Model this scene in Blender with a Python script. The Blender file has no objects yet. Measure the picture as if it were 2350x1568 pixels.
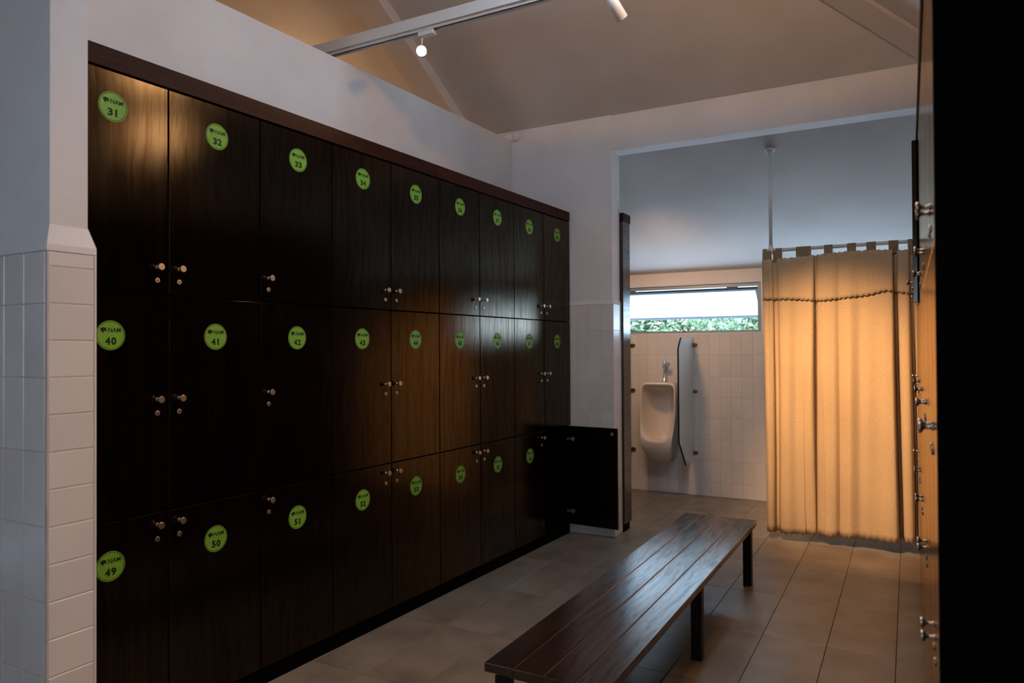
import bpy, bmesh, math, random
from mathutils import Vector, Matrix

random.seed(7)
sc = bpy.context.scene
C = sc.collection

# ------------------------------------------------------------------ camera
CAM_H = 1.4
F_PX, YAW, PITCH, ROLL = 1663.88, 0.5007, 0.0106, -0.0055
fw = Vector((-math.sin(YAW) * math.cos(PITCH), math.cos(YAW) * math.cos(PITCH), math.sin(PITCH)))
rt = Vector((math.cos(YAW), math.sin(YAW), 0))
up = rt.cross(fw)
r2 = math.cos(ROLL) * rt + math.sin(ROLL) * up
u2 = -math.sin(ROLL) * rt + math.cos(ROLL) * up
cam_d = bpy.data.cameras.new('camera')
cam_d.sensor_fit = 'HORIZONTAL'
cam_d.sensor_width = 36.0
cam_d.lens = F_PX / 2350 * 36.0
cam_d.clip_start = 0.02
cam_d.dof.use_dof = True
cam_d.dof.focus_distance = 3.8
cam_d.dof.aperture_fstop = 3.6
cam = bpy.data.objects.new('camera', cam_d)
M = Matrix((r2, u2, -fw)).transposed().to_4x4()
M.translation = Vector((0, 0, CAM_H))
cam.matrix_world = M
C.objects.link(cam)
sc.camera = cam

# ------------------------------------------------------------------ world, exposure
SKY = 16.0
w = bpy.data.worlds.new('world'); sc.world = w
w.use_nodes = True
bg = w.node_tree.nodes['Background']
bg.inputs[0].default_value = (0.52, 0.75, 1.0, 1)
bg.inputs[1].default_value = SKY
sc.view_settings.view_transform = 'Standard'
sc.view_settings.look = 'None'
sc.view_settings.gamma = 1.0
sc.view_settings.use_curve_mapping = False
sc.view_settings.exposure = 0.0
try:
    cy = sc.cycles
    cy.use_denoising = True
    cy.max_bounces = 8; cy.diffuse_bounces = 5; cy.glossy_bounces = 4
    cy.use_adaptive_sampling = True; cy.adaptive_threshold = .015
    cy.transmission_bounces = 6; cy.transparent_max_bounces = 12
    cy.sample_clamp_indirect = 6.0
    cy.caustics_reflective = False; cy.caustics_refractive = False
except Exception:
    pass

WARM = (1.0, 0.56, 0.25)
LAMP_W = dict(near=105.0, curtain=830.0, side=170.0, other=23.0, globe=31.0, wash=60.0)  # globe and wash feed the two added fill lamps
SKYLIGHT = (-1.02, -.67, 1.6, 3.4)        # x0 x1 y0 y1 of the roof light in the side slope


def portal(name, loc, rot, sx, sy):
    l = bpy.data.lights.new(name, 'AREA')
    l.shape = 'RECTANGLE'; l.size = sx; l.size_y = sy
    l.cycles.is_portal = True
    o = bpy.data.objects.new(name, l); C.objects.link(o)
    o.location = loc; o.rotation_euler = rot
    return o


# ------------------------------------------------------------------ materials
def new_mat(name):
    m = bpy.data.materials.new(name); m.use_nodes = True
    return m, m.node_tree.nodes, m.node_tree.links, m.node_tree.nodes['Principled BSDF']


def sset(b, col=None, rough=None, metal=None, spec=None, coat=None):
    if col is not None: b.inputs['Base Color'].default_value = (*col, 1)
    if rough is not None: b.inputs['Roughness'].default_value = rough
    if metal is not None: b.inputs['Metallic'].default_value = metal
    if spec is not None: b.inputs['Specular IOR Level'].default_value = spec
    if coat is not None: b.inputs['Coat Weight'].default_value = coat


def simple(name, col, rough=.5, metal=0, spec=.5):
    m, n, l, b = new_mat(name); sset(b, col, rough, metal, spec); return m


def noise_mat(name, c1, c2, scale=8, rough=.5, bump=.1, bscale=60, detail=4, spec=.5, stretch=(1, 1, 1), rand=0.0,
              lo=.35, hi=.65, bdist=.002):
    m, n, l, b = new_mat(name)
    sset(b, c1, rough, 0, spec)
    tc = n.new('ShaderNodeTexCoord'); mp = n.new('ShaderNodeMapping')
    mp.inputs['Scale'].default_value = stretch
    l.new(tc.outputs['Object'], mp.inputs['Vector'])
    oi = n.new('ShaderNodeObjectInfo')
    ad = n.new('ShaderNodeVectorMath'); ad.operation = 'ADD'
    ml = n.new('ShaderNodeVectorMath'); ml.operation = 'SCALE'; ml.inputs['Scale'].default_value = 37.0
    cb = n.new('ShaderNodeCombineXYZ')
    for k in range(3): l.new(oi.outputs['Random'], cb.inputs[k])
    l.new(cb.outputs[0], ml.inputs[0])
    l.new(mp.outputs[0], ad.inputs[0]); l.new(ml.outputs[0], ad.inputs[1])
    nz = n.new('ShaderNodeTexNoise'); nz.inputs['Scale'].default_value = scale; nz.inputs['Detail'].default_value = detail
    l.new(ad.outputs[0], nz.inputs['Vector'])
    cr = n.new('ShaderNodeValToRGB')
    cr.color_ramp.elements[0].position = lo; cr.color_ramp.elements[0].color = (*c1, 1)
    cr.color_ramp.elements[1].position = hi; cr.color_ramp.elements[1].color = (*c2, 1)
    l.new(nz.outputs['Fac'], cr.inputs[0])
    out = cr.outputs[0]
    if rand > 0:
        hs = n.new('ShaderNodeHueSaturation')
        mr = n.new('ShaderNodeMapRange'); mr.inputs[3].default_value = 1 - rand; mr.inputs[4].default_value = 1 + rand
        l.new(oi.outputs['Random'], mr.inputs[0]); l.new(mr.outputs[0], hs.inputs['Value'])
        l.new(out, hs.inputs['Color']); out = hs.outputs[0]
    l.new(out, b.inputs['Base Color'])
    if bump:
        n2 = n.new('ShaderNodeTexNoise'); n2.inputs['Scale'].default_value = bscale; n2.inputs['Detail'].default_value = 3
        l.new(ad.outputs[0], n2.inputs['Vector'])
        bp = n.new('ShaderNodeBump'); bp.inputs['Strength'].default_value = bump; bp.inputs['Distance'].default_value = bdist
        l.new(n2.outputs['Fac'], bp.inputs['Height']); l.new(bp.outputs[0], b.inputs['Normal'])
    return m


def wood_mat(name, c1, c2, axis, rough=.3, bump=.25, rand=.2, spec=.5, scale=1.0):
    """stained wood, grain running along the given axis of the object"""
    m, n, l, b = new_mat(name)
    sset(b, c1, rough, 0, spec)
    st = [48 * scale] * 3; st[axis] = 1.6 * scale
    tc = n.new('ShaderNodeTexCoord'); oi = n.new('ShaderNodeObjectInfo')
    cb = n.new('ShaderNodeCombineXYZ')
    for k in range(3): l.new(oi.outputs['Random'], cb.inputs[k])
    ml = n.new('ShaderNodeVectorMath'); ml.operation = 'SCALE'; ml.inputs['Scale'].default_value = 23.0
    l.new(cb.outputs[0], ml.inputs[0])
    ad = n.new('ShaderNodeVectorMath'); ad.operation = 'ADD'
    l.new(tc.outputs['Object'], ad.inputs[0]); l.new(ml.outputs[0], ad.inputs[1])
    # slow warp of the rings
    wn = n.new('ShaderNodeTexNoise'); wn.inputs['Scale'].default_value = 2.2; wn.inputs['Detail'].default_value = 2
    l.new(ad.outputs[0], wn.inputs['Vector'])
    wm = n.new('ShaderNodeVectorMath'); wm.operation = 'SCALE'; wm.inputs['Scale'].default_value = .10
    l.new(wn.outputs['Color'], wm.inputs[0])
    a2 = n.new('ShaderNodeVectorMath'); a2.operation = 'ADD'
    l.new(ad.outputs[0], a2.inputs[0]); l.new(wm.outputs[0], a2.inputs[1])
    mp = n.new('ShaderNodeMapping'); mp.inputs['Scale'].default_value = st
    l.new(a2.outputs[0], mp.inputs['Vector'])
    nz = n.new('ShaderNodeTexNoise'); nz.inputs['Scale'].default_value = 1.0; nz.inputs['Detail'].default_value = 5
    nz.inputs['Roughness'].default_value = .6
    l.new(mp.outputs[0], nz.inputs['Vector'])
    mp2 = n.new('ShaderNodeMapping'); s2 = [190 * scale] * 3; s2[axis] = 5.0 * scale; mp2.inputs['Scale'].default_value = s2
    l.new(a2.outputs[0], mp2.inputs['Vector'])
    n2 = n.new('ShaderNodeTexNoise'); n2.inputs['Scale'].default_value = 1.0; n2.inputs['Detail'].default_value = 2
    l.new(mp2.outputs[0], n2.inputs['Vector'])
    mx = n.new('ShaderNodeMath'); mx.operation = 'MULTIPLY_ADD'; mx.inputs[1].default_value = .45
    l.new(n2.outputs['Fac'], mx.inputs[0]); l.new(nz.outputs['Fac'], mx.inputs[2])
    cr = n.new('ShaderNodeValToRGB')
    cr.color_ramp.elements[0].position = .5; cr.color_ramp.elements[0].color = (*c1, 1)
    cr.color_ramp.elements[1].position = .95; cr.color_ramp.elements[1].color = (*c2, 1)
    l.new(mx.outputs[0], cr.inputs[0])
    hs = n.new('ShaderNodeHueSaturation')
    mr = n.new('ShaderNodeMapRange'); mr.inputs[3].default_value = 1 - rand; mr.inputs[4].default_value = 1 + rand
    l.new(oi.outputs['Random'], mr.inputs[0]); l.new(mr.outputs[0], hs.inputs['Value'])
    l.new(cr.outputs[0], hs.inputs['Color']); l.new(hs.outputs[0], b.inputs['Base Color'])
    rr = n.new('ShaderNodeMapRange'); rr.inputs[1].default_value = .4; rr.inputs[2].default_value = 1.0
    rr.inputs[3].default_value = rough + .05; rr.inputs[4].default_value = rough - .03
    l.new(mx.outputs[0], rr.inputs[0]); l.new(rr.outputs[0], b.inputs['Roughness'])
    bp = n.new('ShaderNodeBump'); bp.inputs['Strength'].default_value = bump; bp.inputs['Distance'].default_value = .0012
    l.new(mx.outputs[0], bp.inputs['Height']); l.new(bp.outputs[0], b.inputs['Normal'])
    return m


def gloss_wood(name, c1, c2, axis, rough, ior=1.5, tint1=(.55, .36, .22), tint2=(1, .86, .70), bump=.05):
    """dark stained veneer under a satin lacquer: compact highlight, grain visible inside it"""
    m = wood_mat(name, c1, c2, axis, rough, bump, .2, 0)
    n, l = m.node_tree.nodes, m.node_tree.links
    b = n['Principled BSDF']; b.inputs['Specular IOR Level'].default_value = 0
    for k in list(b.inputs['Roughness'].links): l.remove(k)
    b.inputs['Roughness'].default_value = 1
    g = n.new('ShaderNodeBsdfAnisotropic'); g.distribution = 'BECKMANN'; g.inputs['Roughness'].default_value = rough
    src = [x for x in n if x.type == 'VALTORGB'][0].inputs[0].links[0].from_socket
    cr = n.new('ShaderNodeValToRGB')
    cr.color_ramp.elements[0].position = .52; cr.color_ramp.elements[0].color = (*tint1, 1)
    cr.color_ramp.elements[1].position = .82; cr.color_ramp.elements[1].color = (*tint2, 1)
    l.new(src, cr.inputs[0]); l.new(cr.outputs[0], g.inputs['Color'])
    l.new(b.inputs['Normal'].links[0].from_socket, g.inputs['Normal'])
    f = n.new('ShaderNodeFresnel'); f.inputs['IOR'].default_value = ior
    mx = n.new('ShaderNodeMixShader')
    o = [x for x in n if x.type == 'OUTPUT_MATERIAL'][0]
    l.new(f.outputs[0], mx.inputs[0]); l.new(b.outputs[0], mx.inputs[1]); l.new(g.outputs[0], mx.inputs[2]); l.new(mx.outputs[0], o.inputs['Surface'])
    return m


MAT = {}
MAT['plaster'] = noise_mat('plaster', (.66, .63, .62), (.72, .69, .68), 3, .75, .25, 90, spec=.25)
MAT['roofpaint'] = noise_mat('roof_paint', (.60, .56, .53), (.66, .62, .59), 2, .8, .3, 70, spec=.2)
MAT['grout'] = noise_mat('grout', (.50, .42, .38), (.57, .49, .44), 20, .9, .1, 120, spec=.1)
MAT['walltile'] = noise_mat('wall_tile', (.66, .61, .57), (.70, .65, .61), 4, .22, .03, 12, rand=.04)
MAT['floorgrout'] = noise_mat('floor_grout', (.05, .042, .036), (.08, .07, .06), 20, .9, .1, 100, spec=.1)
MAT['floortile'] = noise_mat('floor_tile', (.145, .116, .09), (.24, .196, .155), 5, .38, .12, 140, detail=8, rand=.07, lo=.3, hi=.7)
MAT['locker'] = gloss_wood('locker_wood', (.0010, .0006, .0005), (.0042, .0019, .0012), 2, .19, 1.45, (.62, .43, .28), (1, .88, .72))
MAT['cornice'] = wood_mat('cornice_wood', (.020, .0055, .003), (.042, .012, .0065), 1, .5, .1, .15, spec=.08)
MAT['carcass'] = simple('carcass_board', (.0010, .0008, .0007), .7, spec=.03)
MAT['bench'] = gloss_wood('bench_wood', (.006, .003, .0022), (.018, .008, .0055), 1, .22, 1.85, (.6, .6, .6), (1, 1, 1), .12)
MAT['benchedge'] = simple('bench_frame_wood', (.06, .025, .014), .5)
MAT['black'] = simple('black_metal', (.004, .004, .0045), .45, spec=.3)
MAT['chrome'] = simple('chrome', (.75, .73, .70), .12, 1)
MAT['satin'] = simple('satin_steel', (.50, .42, .34), .4, 1)
MAT['keyhole'] = simple('keyhole_dark', (.01, .01, .01), .6)
MAT['green'] = noise_mat('sticker_green', (.14, .33, .03), (.16, .36, .04), 30, .5, 0, spec=.3)
MAT['ink'] = simple('sticker_ink', (.006, .012, .004), .6, spec=.2)
MAT['white'] = simple('white_enamel', (.72, .71, .70), .4)
MAT['alu'] = simple('grey_aluminium', (.30, .33, .36), .4, .3)
MAT['shaded_sash'] = simple('shaded_sash_aluminium', (.03, .036, .038), .45, 0, .3)  # frame metal darkened in colour, standing in for shade on the backlit sash
MAT['rubber'] = simple('dark_hinge', (.05, .055, .06), .6)
MAT['ceramic'] = simple('ceramic', (.74, .66, .58), .08)
MAT['clip'] = simple('brass_clip', (.16, .13, .10), .35, .9)
MAT['panelglass'] = simple('frosted_panel', (.58, .64, .66), .18)
MAT['curtain'] = None
MAT['slot'] = simple('track_slot', (.02, .018, .016), .6)


def curtain_mat():
    m, n, l, b = new_mat('curtain_linen')
    tc = n.new('ShaderNodeTexCoord')
    outs = []
    for st in ((900, 900, 150), (150, 150, 900)):
        mp = n.new('ShaderNodeMapping'); mp.inputs['Scale'].default_value = st
        l.new(tc.outputs['Object'], mp.inputs['Vector'])
        z = n.new('ShaderNodeTexNoise'); z.inputs['Scale'].default_value = .6; z.inputs['Detail'].default_value = 2
        l.new(mp.outputs[0], z.inputs['Vector']); outs.append(z.outputs['Fac'])
    ad = n.new('ShaderNodeMath'); ad.operation = 'ADD'
    l.new(outs[0], ad.inputs[0]); l.new(outs[1], ad.inputs[1])
    cr = n.new('ShaderNodeValToRGB')
    cr.color_ramp.elements[0].position = .3; cr.color_ramp.elements[0].color = (.42, .30, .17, 1)
    cr.color_ramp.elements[1].position = .75; cr.color_ramp.elements[1].color = (.60, .46, .31, 1)
    mu = n.new('ShaderNodeMath'); mu.operation = 'MULTIPLY'; mu.inputs[1].default_value = .5
    l.new(ad.outputs[0], mu.inputs[0]); l.new(mu.outputs[0], cr.inputs[0])
    l.new(cr.outputs[0], b.inputs['Base Color'])
    sset(b, None, .9, 0, .1)
    w2 = n.new('ShaderNodeTexNoise'); w2.inputs['Scale'].default_value = 9; w2.inputs['Detail'].default_value = 3
    mp = n.new('ShaderNodeMapping'); mp.inputs['Scale'].default_value = (1, 1, 2.2)
    l.new(tc.outputs['Object'], mp.inputs['Vector']); l.new(mp.outputs[0], w2.inputs['Vector'])
    b1 = n.new('ShaderNodeBump'); b1.inputs['Strength'].default_value = .10; b1.inputs['Distance'].default_value = .02
    l.new(w2.outputs['Fac'], b1.inputs['Height'])
    b2 = n.new('ShaderNodeBump'); b2.inputs['Strength'].default_value = .3; b2.inputs['Distance'].default_value = .002
    l.new(mu.outputs[0], b2.inputs['Height']); l.new(b1.outputs[0], b2.inputs['Normal'])
    l.new(b2.outputs[0], b.inputs['Normal'])
    return m


MAT['curtain'] = curtain_mat()


def emit_mat(name, col, s):
    m, n, l, b = new_mat(name)
    sset(b, (.8, .8, .8), .4)
    b.inputs['Emission Color'].default_value = (*col, 1)
    b.inputs['Emission Strength'].default_value = s
    return m


MAT['lens'] = emit_mat('lit_lens', (1.0, .80, .52), 40.0)
MAT['globe'] = emit_mat('lit_globe', (1.0, .70, .38), 3.0)


def frosted_mat():
    m = bpy.data.materials.new('frosted_glass'); m.use_nodes = True
    n = m.node_tree.nodes; l = m.node_tree.links
    for x in list(n): n.remove(x)
    o = n.new('ShaderNodeOutputMaterial')
    tr = n.new('ShaderNodeBsdfTranslucent'); tr.inputs[0].default_value = (.93, .95, .95, 1)
    tp = n.new('ShaderNodeBsdfTransparent'); tp.inputs[0].default_value = (.95, .97, .97, 1)
    gl = n.new('ShaderNodeBsdfGlossy'); gl.inputs['Roughness'].default_value = .1
    m1 = n.new('ShaderNodeMixShader'); m1.inputs[0].default_value = .12
    m2 = n.new('ShaderNodeMixShader'); m2.inputs[0].default_value = .06
    l.new(tr.outputs[0], m1.inputs[1]); l.new(tp.outputs[0], m1.inputs[2])
    l.new(m1.outputs[0], m2.inputs[1]); l.new(gl.outputs[0], m2.inputs[2])
    l.new(m2.outputs[0], o.inputs[0])
    return m


MAT['frosted'] = frosted_mat()


def leaf_mat():
    m, n, l, b = new_mat('leaf')
    g = n.new('ShaderNodeNewGeometry')
    cr = n.new('ShaderNodeValToRGB')
    cr.color_ramp.elements[0].color = (.03, .06, .018, 1)
    cr.color_ramp.elements[1].color = (.17, .20, .10, 1)
    e = cr.color_ramp.elements.new(.55); e.color = (.07, .115, .04, 1)
    l.new(g.outputs['Random Per Island'], cr.inputs[0]); l.new(cr.outputs[0], b.inputs['Base Color'])
    sset(b, None, .5)
    return m


MAT['leaf'] = leaf_mat()
MAT['bark'] = noise_mat('bark', (.10, .07, .05), (.16, .12, .09), 10, .9, .6, 30)


# ------------------------------------------------------------------ mesh helpers
def box(bm, x0, x1, y0, y1, z0, z1, mi=0, bev=0):
    vs = [bm.verts.new((x, y, z)) for z in (z0, z1) for y in (y0, y1) for x in (x0, x1)]
    fs = []
    for q in ((0, 2, 3, 1), (4, 5, 7, 6), (0, 1, 5, 4), (2, 6, 7, 3), (0, 4, 6, 2), (1, 3, 7, 5)):
        f = bm.faces.new([vs[i] for i in q]); f.material_index = mi; fs.append(f)
    if bev:
        es = list({e for f in fs for e in f.edges})
        bmesh.ops.bevel(bm, geom=es, offset=bev, segments=1, affect='EDGES', profile=.5)
    return vs


def frustum(bm, a, b, z0, z1):
    """a, b = (x0,x1,y0,y1) at z0 and z1"""
    v = [bm.verts.new((x, y, z0)) for x, y in ((a[0], a[2]), (a[1], a[2]), (a[1], a[3]), (a[0], a[3]))]
    u = [bm.verts.new((x, y, z1)) for x, y in ((b[0], b[2]), (b[1], b[2]), (b[1], b[3]), (b[0], b[3]))]
    bm.faces.new(v[::-1]); bm.faces.new(u)
    for i in range(4):
        j = (i + 1) % 4; bm.faces.new((v[i], v[j], u[j], u[i]))


def lathe(bm, prof, axis_o, axis_d, seg=20, mi=0, cap=True):
    """prof = [(distance along the axis, radius)...]"""
    o = Vector(axis_o); d = Vector(axis_d).normalized()
    a = d.orthogonal().normalized(); b = d.cross(a)
    rings = []
    for t, r in prof:
        rings.append([bm.verts.new(o + d * t + (a * math.cos(k * math.tau / seg) + b * math.sin(k * math.tau / seg)) * r) for k in range(seg)])
    for p, q in zip(rings, rings[1:]):
        for k in range(seg):
            f = bm.faces.new((p[k], p[(k + 1) % seg], q[(k + 1) % seg], q[k])); f.material_index = mi; f.smooth = True
    if cap:
        f = bm.faces.new(rings[0][::-1]); f.material_index = mi
        f = bm.faces.new(rings[-1]); f.material_index = mi


def prism(bm, pts, d0, d1, axis='X', mi=0):
    """polygon in the other two axes, extruded from d0 to d1 along axis"""
    def P(p, d):
        return {'X': (d, p[0], p[1]), 'Y': (p[0], d, p[1]), 'Z': (p[0], p[1], d)}[axis]
    a = [bm.verts.new(P(p, d0)) for p in pts]; b = [bm.verts.new(P(p, d1)) for p in pts]
    n = len(pts)
    fs = [bm.faces.new(a[::-1]), bm.faces.new(b)]
    for i in range(n):
        fs.append(bm.faces.new((a[i], a[(i + 1) % n], b[(i + 1) % n], b[i])))
    for f in fs: f.material_index = mi


def mesh(name, bm, mats, smooth=None):
    bmesh.ops.recalc_face_normals(bm, faces=bm.faces[:])
    me = bpy.data.meshes.new(name); bm.to_mesh(me); bm.free()
    for m in (mats if isinstance(mats, (list, tuple)) else [mats]): me.materials.append(MAT[m])
    if smooth is not None:
        for p in me.polygons: p.use_smooth = smooth
    return me


def obj(name, me, parent=None, loc=None, rot=None):
    o = bpy.data.objects.new(name, me); C.objects.link(o)
    if parent: o.parent = parent
    if loc is not None: o.location = loc
    if rot is not None: o.rotation_euler = rot
    return o


def tag(o, label=None, cat=None, group=None, kind=None):
    if label: o['label'] = label
    if cat: o['category'] = cat
    if group: o['group'] = group
    if kind: o['kind'] = kind
    return o


def empty(name, loc=(0, 0, 0), rz=0):
    o = bpy.data.objects.new(name, None); C.objects.link(o)
    o.empty_display_size = .1; o.location = loc; o.rotation_euler = (0, 0, rz)
    return o


def bx(x0, x1, y0, y1, z0, z1, bev=0):
    bm = bmesh.new(); box(bm, x0, x1, y0, y1, z0, z1, 0, bev); return bm


_tiles = {}


def tile_mesh(key, sx, sy, sz, mat, bev):
    k = (key, round(sx, 4), round(sy, 4), round(sz, 4))
    if k not in _tiles:
        bm = bx(-sx / 2, sx / 2, -sy / 2, sy / 2, -sz / 2, sz / 2, bev)
        _tiles[k] = mesh(key, bm, mat)
    return _tiles[k]


# ------------------------------------------------------------------ shell
PHI = .0371
ROOF_S = .554
YF = 6.93            # face of the far wall
YE = 5.09            # face of the end wall


def R1(y): return 2.134 + ROOF_S * (YF - y)
HC = .21             # x of the hip corner
def R2(x): return 3.165 + ROOF_S * (HC - x)


# floor + tiles
floor = obj('floor', mesh('floor', bx(-5.6, .75, -1.7, 7.2, -.12, -.008), 'floorgrout'))
tag(floor, 'brown stone tiled floor of the changing room', None, None, 'structure')
TX, TY = .2883, .626
for i in range(-8, 4):
    for j in range(-9, 6):
        x0, x1 = -.9284 + TX * i, -.9284 + TX * (i + 1)
        y0, y1 = 3.7007 + TY * j, 3.7007 + TY * (j + 1)
        x1 = min(x1, .6); y1 = min(y1, YF); x0 = max(x0, -2.9)
        if x1 - x0 < .03 or y1 - y0 < .03 or y1 < -1.5: continue
        if x1 < -2.42 and y1 < 5.0 or x0 > .15: continue
        g = .0022
        o = obj('tile', tile_mesh('floor_tile', x1 - x0 - g, y1 - y0 - g, .012, 'floortile', .0012), floor,
                ((x0 + x1) / 2, (y0 + y1) / 2, -.006 + random.uniform(-.0004, .0)))

# left partition (stops short of the roof)
NL = Vector((math.cos(PHI), -math.sin(PHI), 0)); TL = Vector((math.sin(PHI), math.cos(PHI), 0))
PL = Vector((-2.4547, 0, 0))
wl = obj('wall_left', mesh('wall_left', bx(-.14, 0, -3.89, .0, 0, 3.07), 'plaster'), None, (-2.78, 5.10, 0), (0, 0, -PHI))
tag(wl, 'white partition wall above the lockers, stopping short of the roof', None, None, 'structure')

# end wall stub beside the opening
XJ = -1.935
bm = bx(-5.6, XJ, YE + .01, YE + .17, 0, 3.3)
we = obj('wall_end', mesh('wall_end', bm, 'plaster'))
tag(we, 'end wall stub, tiled below and plastered above, beside the opening', None, None, 'structure')
bm = bmesh.new()
frustum(bm, (-2.6, XJ + .011, YE - .001, YE + .171), (-2.6, XJ + .0005, YE + .0095, YE + .1705), 1.735, 1.765)
obj('ledge', mesh('ledge', bm, 'plaster'), we)
bm = bmesh.new()
for q in range(7):
    bmesh.ops.create_icosphere(bm, subdivisions=2, radius=random.uniform(.02, .045), matrix=Matrix.Translation((-2.86 + .022 * q, YE + .005, 3.085 + random.uniform(-.012, .02))))
for v in bm.verts: v.co += Vector((random.uniform(-1, 1), random.uniform(-1, 1), random.uniform(-1, 1))) * .004
obj('mortar_patch', mesh('mortar_patch', bm, 'plaster', True), we)
zrows = []
z = 1.735
while z > .002:
    z2 = max(z - .2, 0); zrows.append((z2, z)); z = 1.735 - .2 * len(zrows)
for k in range(5):
    x1 = XJ + .01 - .1 * k; x0 = x1 - .1
    for z0, z1 in zrows:
        obj('tile', tile_mesh('wall_tile_small', .0978, .009, z1 - z0 - .0022, 'walltile', .001), we, ((x0 + x1) / 2, YE + .0055, (z0 + z1) / 2))
for z0, z1 in zrows:
    obj('tile', tile_mesh('jamb_tile', .009, .167, z1 - z0 - .0022, 'walltile', .001), we, (XJ + .0055, YE + .086, (z0 + z1) / 2))
obj('grout', mesh('grout', bx(-2.43, XJ + .0085, YE + .0025, YE + .168, .001, 1.734), 'grout'), we)

# lintel beam over the opening
lt = obj('trim_1', mesh('trim_1', bx(XJ, .72, YE + .015, YE + .165, 2.877, 3.3), 'plaster'))
tag(lt, 'white lintel beam across the top of the opening', None, None, 'structure')

# far wall with the strip window
WX0, WX1, WX2, WZ0, WZ1 = -2.62, -1.185, .3, 1.54, 2.008
bm = bmesh.new()
box(bm, -5.6, WX0, YF, YF + .14, 0, 2.6); box(bm, WX2, .75, YF, YF + .14, 0, 2.6); box(bm, WX1, WX1 + .04, YF, YF + .14, WZ0, WZ1)
box(bm, WX0, WX2, YF, YF + .14, 0, WZ0); box(bm, WX0, WX2, YF, YF + .14, WZ1, 2.6)
wf = obj('wall_far', mesh('wall_far', bm, 'plaster'))
tag(wf, 'far washroom wall with white tiles below the strip window', None, None, 'structure')
obj('grout', mesh('grout', bx(-2.87, .55, YF - .0085, YF + .001, 0, 1.531), 'grout'), wf)
frz = [r for r in zrows if r[1] < 1.6]
for k in range(-15, 18):
    x0 = -1.26 + .1 * k
    if x0 < -2.8 or x0 > .45: continue
    for z0, z1 in frz:
        obj('tile', tile_mesh('wall_tile', .0975, .009, z1 - z0 - .0025, 'walltile', .001), wf, (x0 + .05, YF - .0055, (z0 + z1) / 2))

# near wall end: tiled pillar on the left
PX, PY0, PY1 = -2.03, 1.115, 1.218
wn = obj('wall_near', mesh('wall_near', bx(-5.6, PX, PY0, PY1, 0, 4.7), 'plaster'))
tag(wn, 'near wall end on the left, tiled below and plastered above', None, None, 'structure')
bm = bmesh.new()
frustum(bm, (-3.0, PX + .016, PY0 - .016, PY1 + .016), (-3.0, PX + .001, PY0 - .001, PY1 + .001), 1.69, 1.745)
box(bm, -3.0, PX + .016, PY0 - .016, PY1 + .016, 1.672, 1.69)
obj('ledge', mesh('ledge', bm, 'plaster'), wn)
obj('grout', mesh('grout', bx(-3.0, PX + .0138, PY0 - .0138, PY1 + .0138, .001, 1.671), 'grout'), wn)
pz = [(max(1.73 - .2 * (k + 1), 0), min(1.73 - .2 * k, 1.671)) for k in range(9)]
for k in range(9):
    x1 = PX + .004 - .1 * k
    for z0, z1 in pz:
        obj('tile', tile_mesh('wall_tile', .0975, .012, z1 - z0 - .0025, 'walltile', .0015), wn, (x1 - .05, PY0 - .009, (z0 + z1) / 2))
pz = [(max(1.63 - .1 * (k + 1) + .1, 0), min(1.63 - .1 * k + .1, 1.671)) for k in range(18)]
for z0, z1 in pz:
    if z1 - z0 < .01: continue
    obj('tile', tile_mesh('pillar_tile', .012, PY1 - PY0 + .02, z1 - z0 - .0025, 'walltile', .0015), wn, (PX + .009, (PY0 + PY1) / 2, (z0 + z1) / 2))
bm = bmesh.new(); box(bm, PX + .001, PX + .016, PY1 + .010, PY1 + .016, .001, 1.671)
obj('corner_strip', mesh('corner_strip', bm, 'walltile'), wn)

# right, back and outer walls
wr = obj('wall_right', mesh('wall_right', bx(.6, .74, -1.7, 7.1, 0, 3.3), 'plaster'))
tag(wr, 'right wall behind the right-hand lockers', None, None, 'structure')
wo = obj('wall_outer', mesh('wall_outer', bx(-5.74, -5.6, -1.7, 7.1, 0, 5.2), 'plaster'))
tag(wo, 'outer wall beyond the left partition', None, None, 'structure')
bm = bmesh.new()
BX0, BX1, BZ0, BZ = -1.10, -.65, 1.1, 2.15            # added slit opening behind the camera, lets daylight onto the near wall
box(bm, -5.6, BX0, -1.7, -1.58, 0, 5.2); box(bm, BX1, .74, -1.7, -1.58, 0, 5.2); box(bm, BX0, BX1, -1.7, -1.58, BZ, 5.2); box(bm, BX0, BX1, -1.7, -1.58, 0, BZ0)
wb = obj('wall_back', mesh('wall_back', bm, 'plaster'))
tag(wb, 'back wall with an added slit opening for daylight behind the camera', None, None, 'structure')

# roof slopes (ceiling)
YR, ZR = 2.4, R1(2.4)
bm = bmesh.new()
T = .12


def slab(bm, pts):
    a = [bm.verts.new(p) for p in pts]; b = [bm.verts.new((p[0], p[1], p[2] + T)) for p in pts]
    bm.faces.new(a); bm.faces.new(b[::-1]); n = len(pts)
    for i in range(n): bm.faces.new((a[i], a[(i + 1) % n], b[(i + 1) % n], b[i]))


def p1(x, y): return (x, y, R1(y))
def p2(x, y): return (x, y, R2(x))


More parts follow.
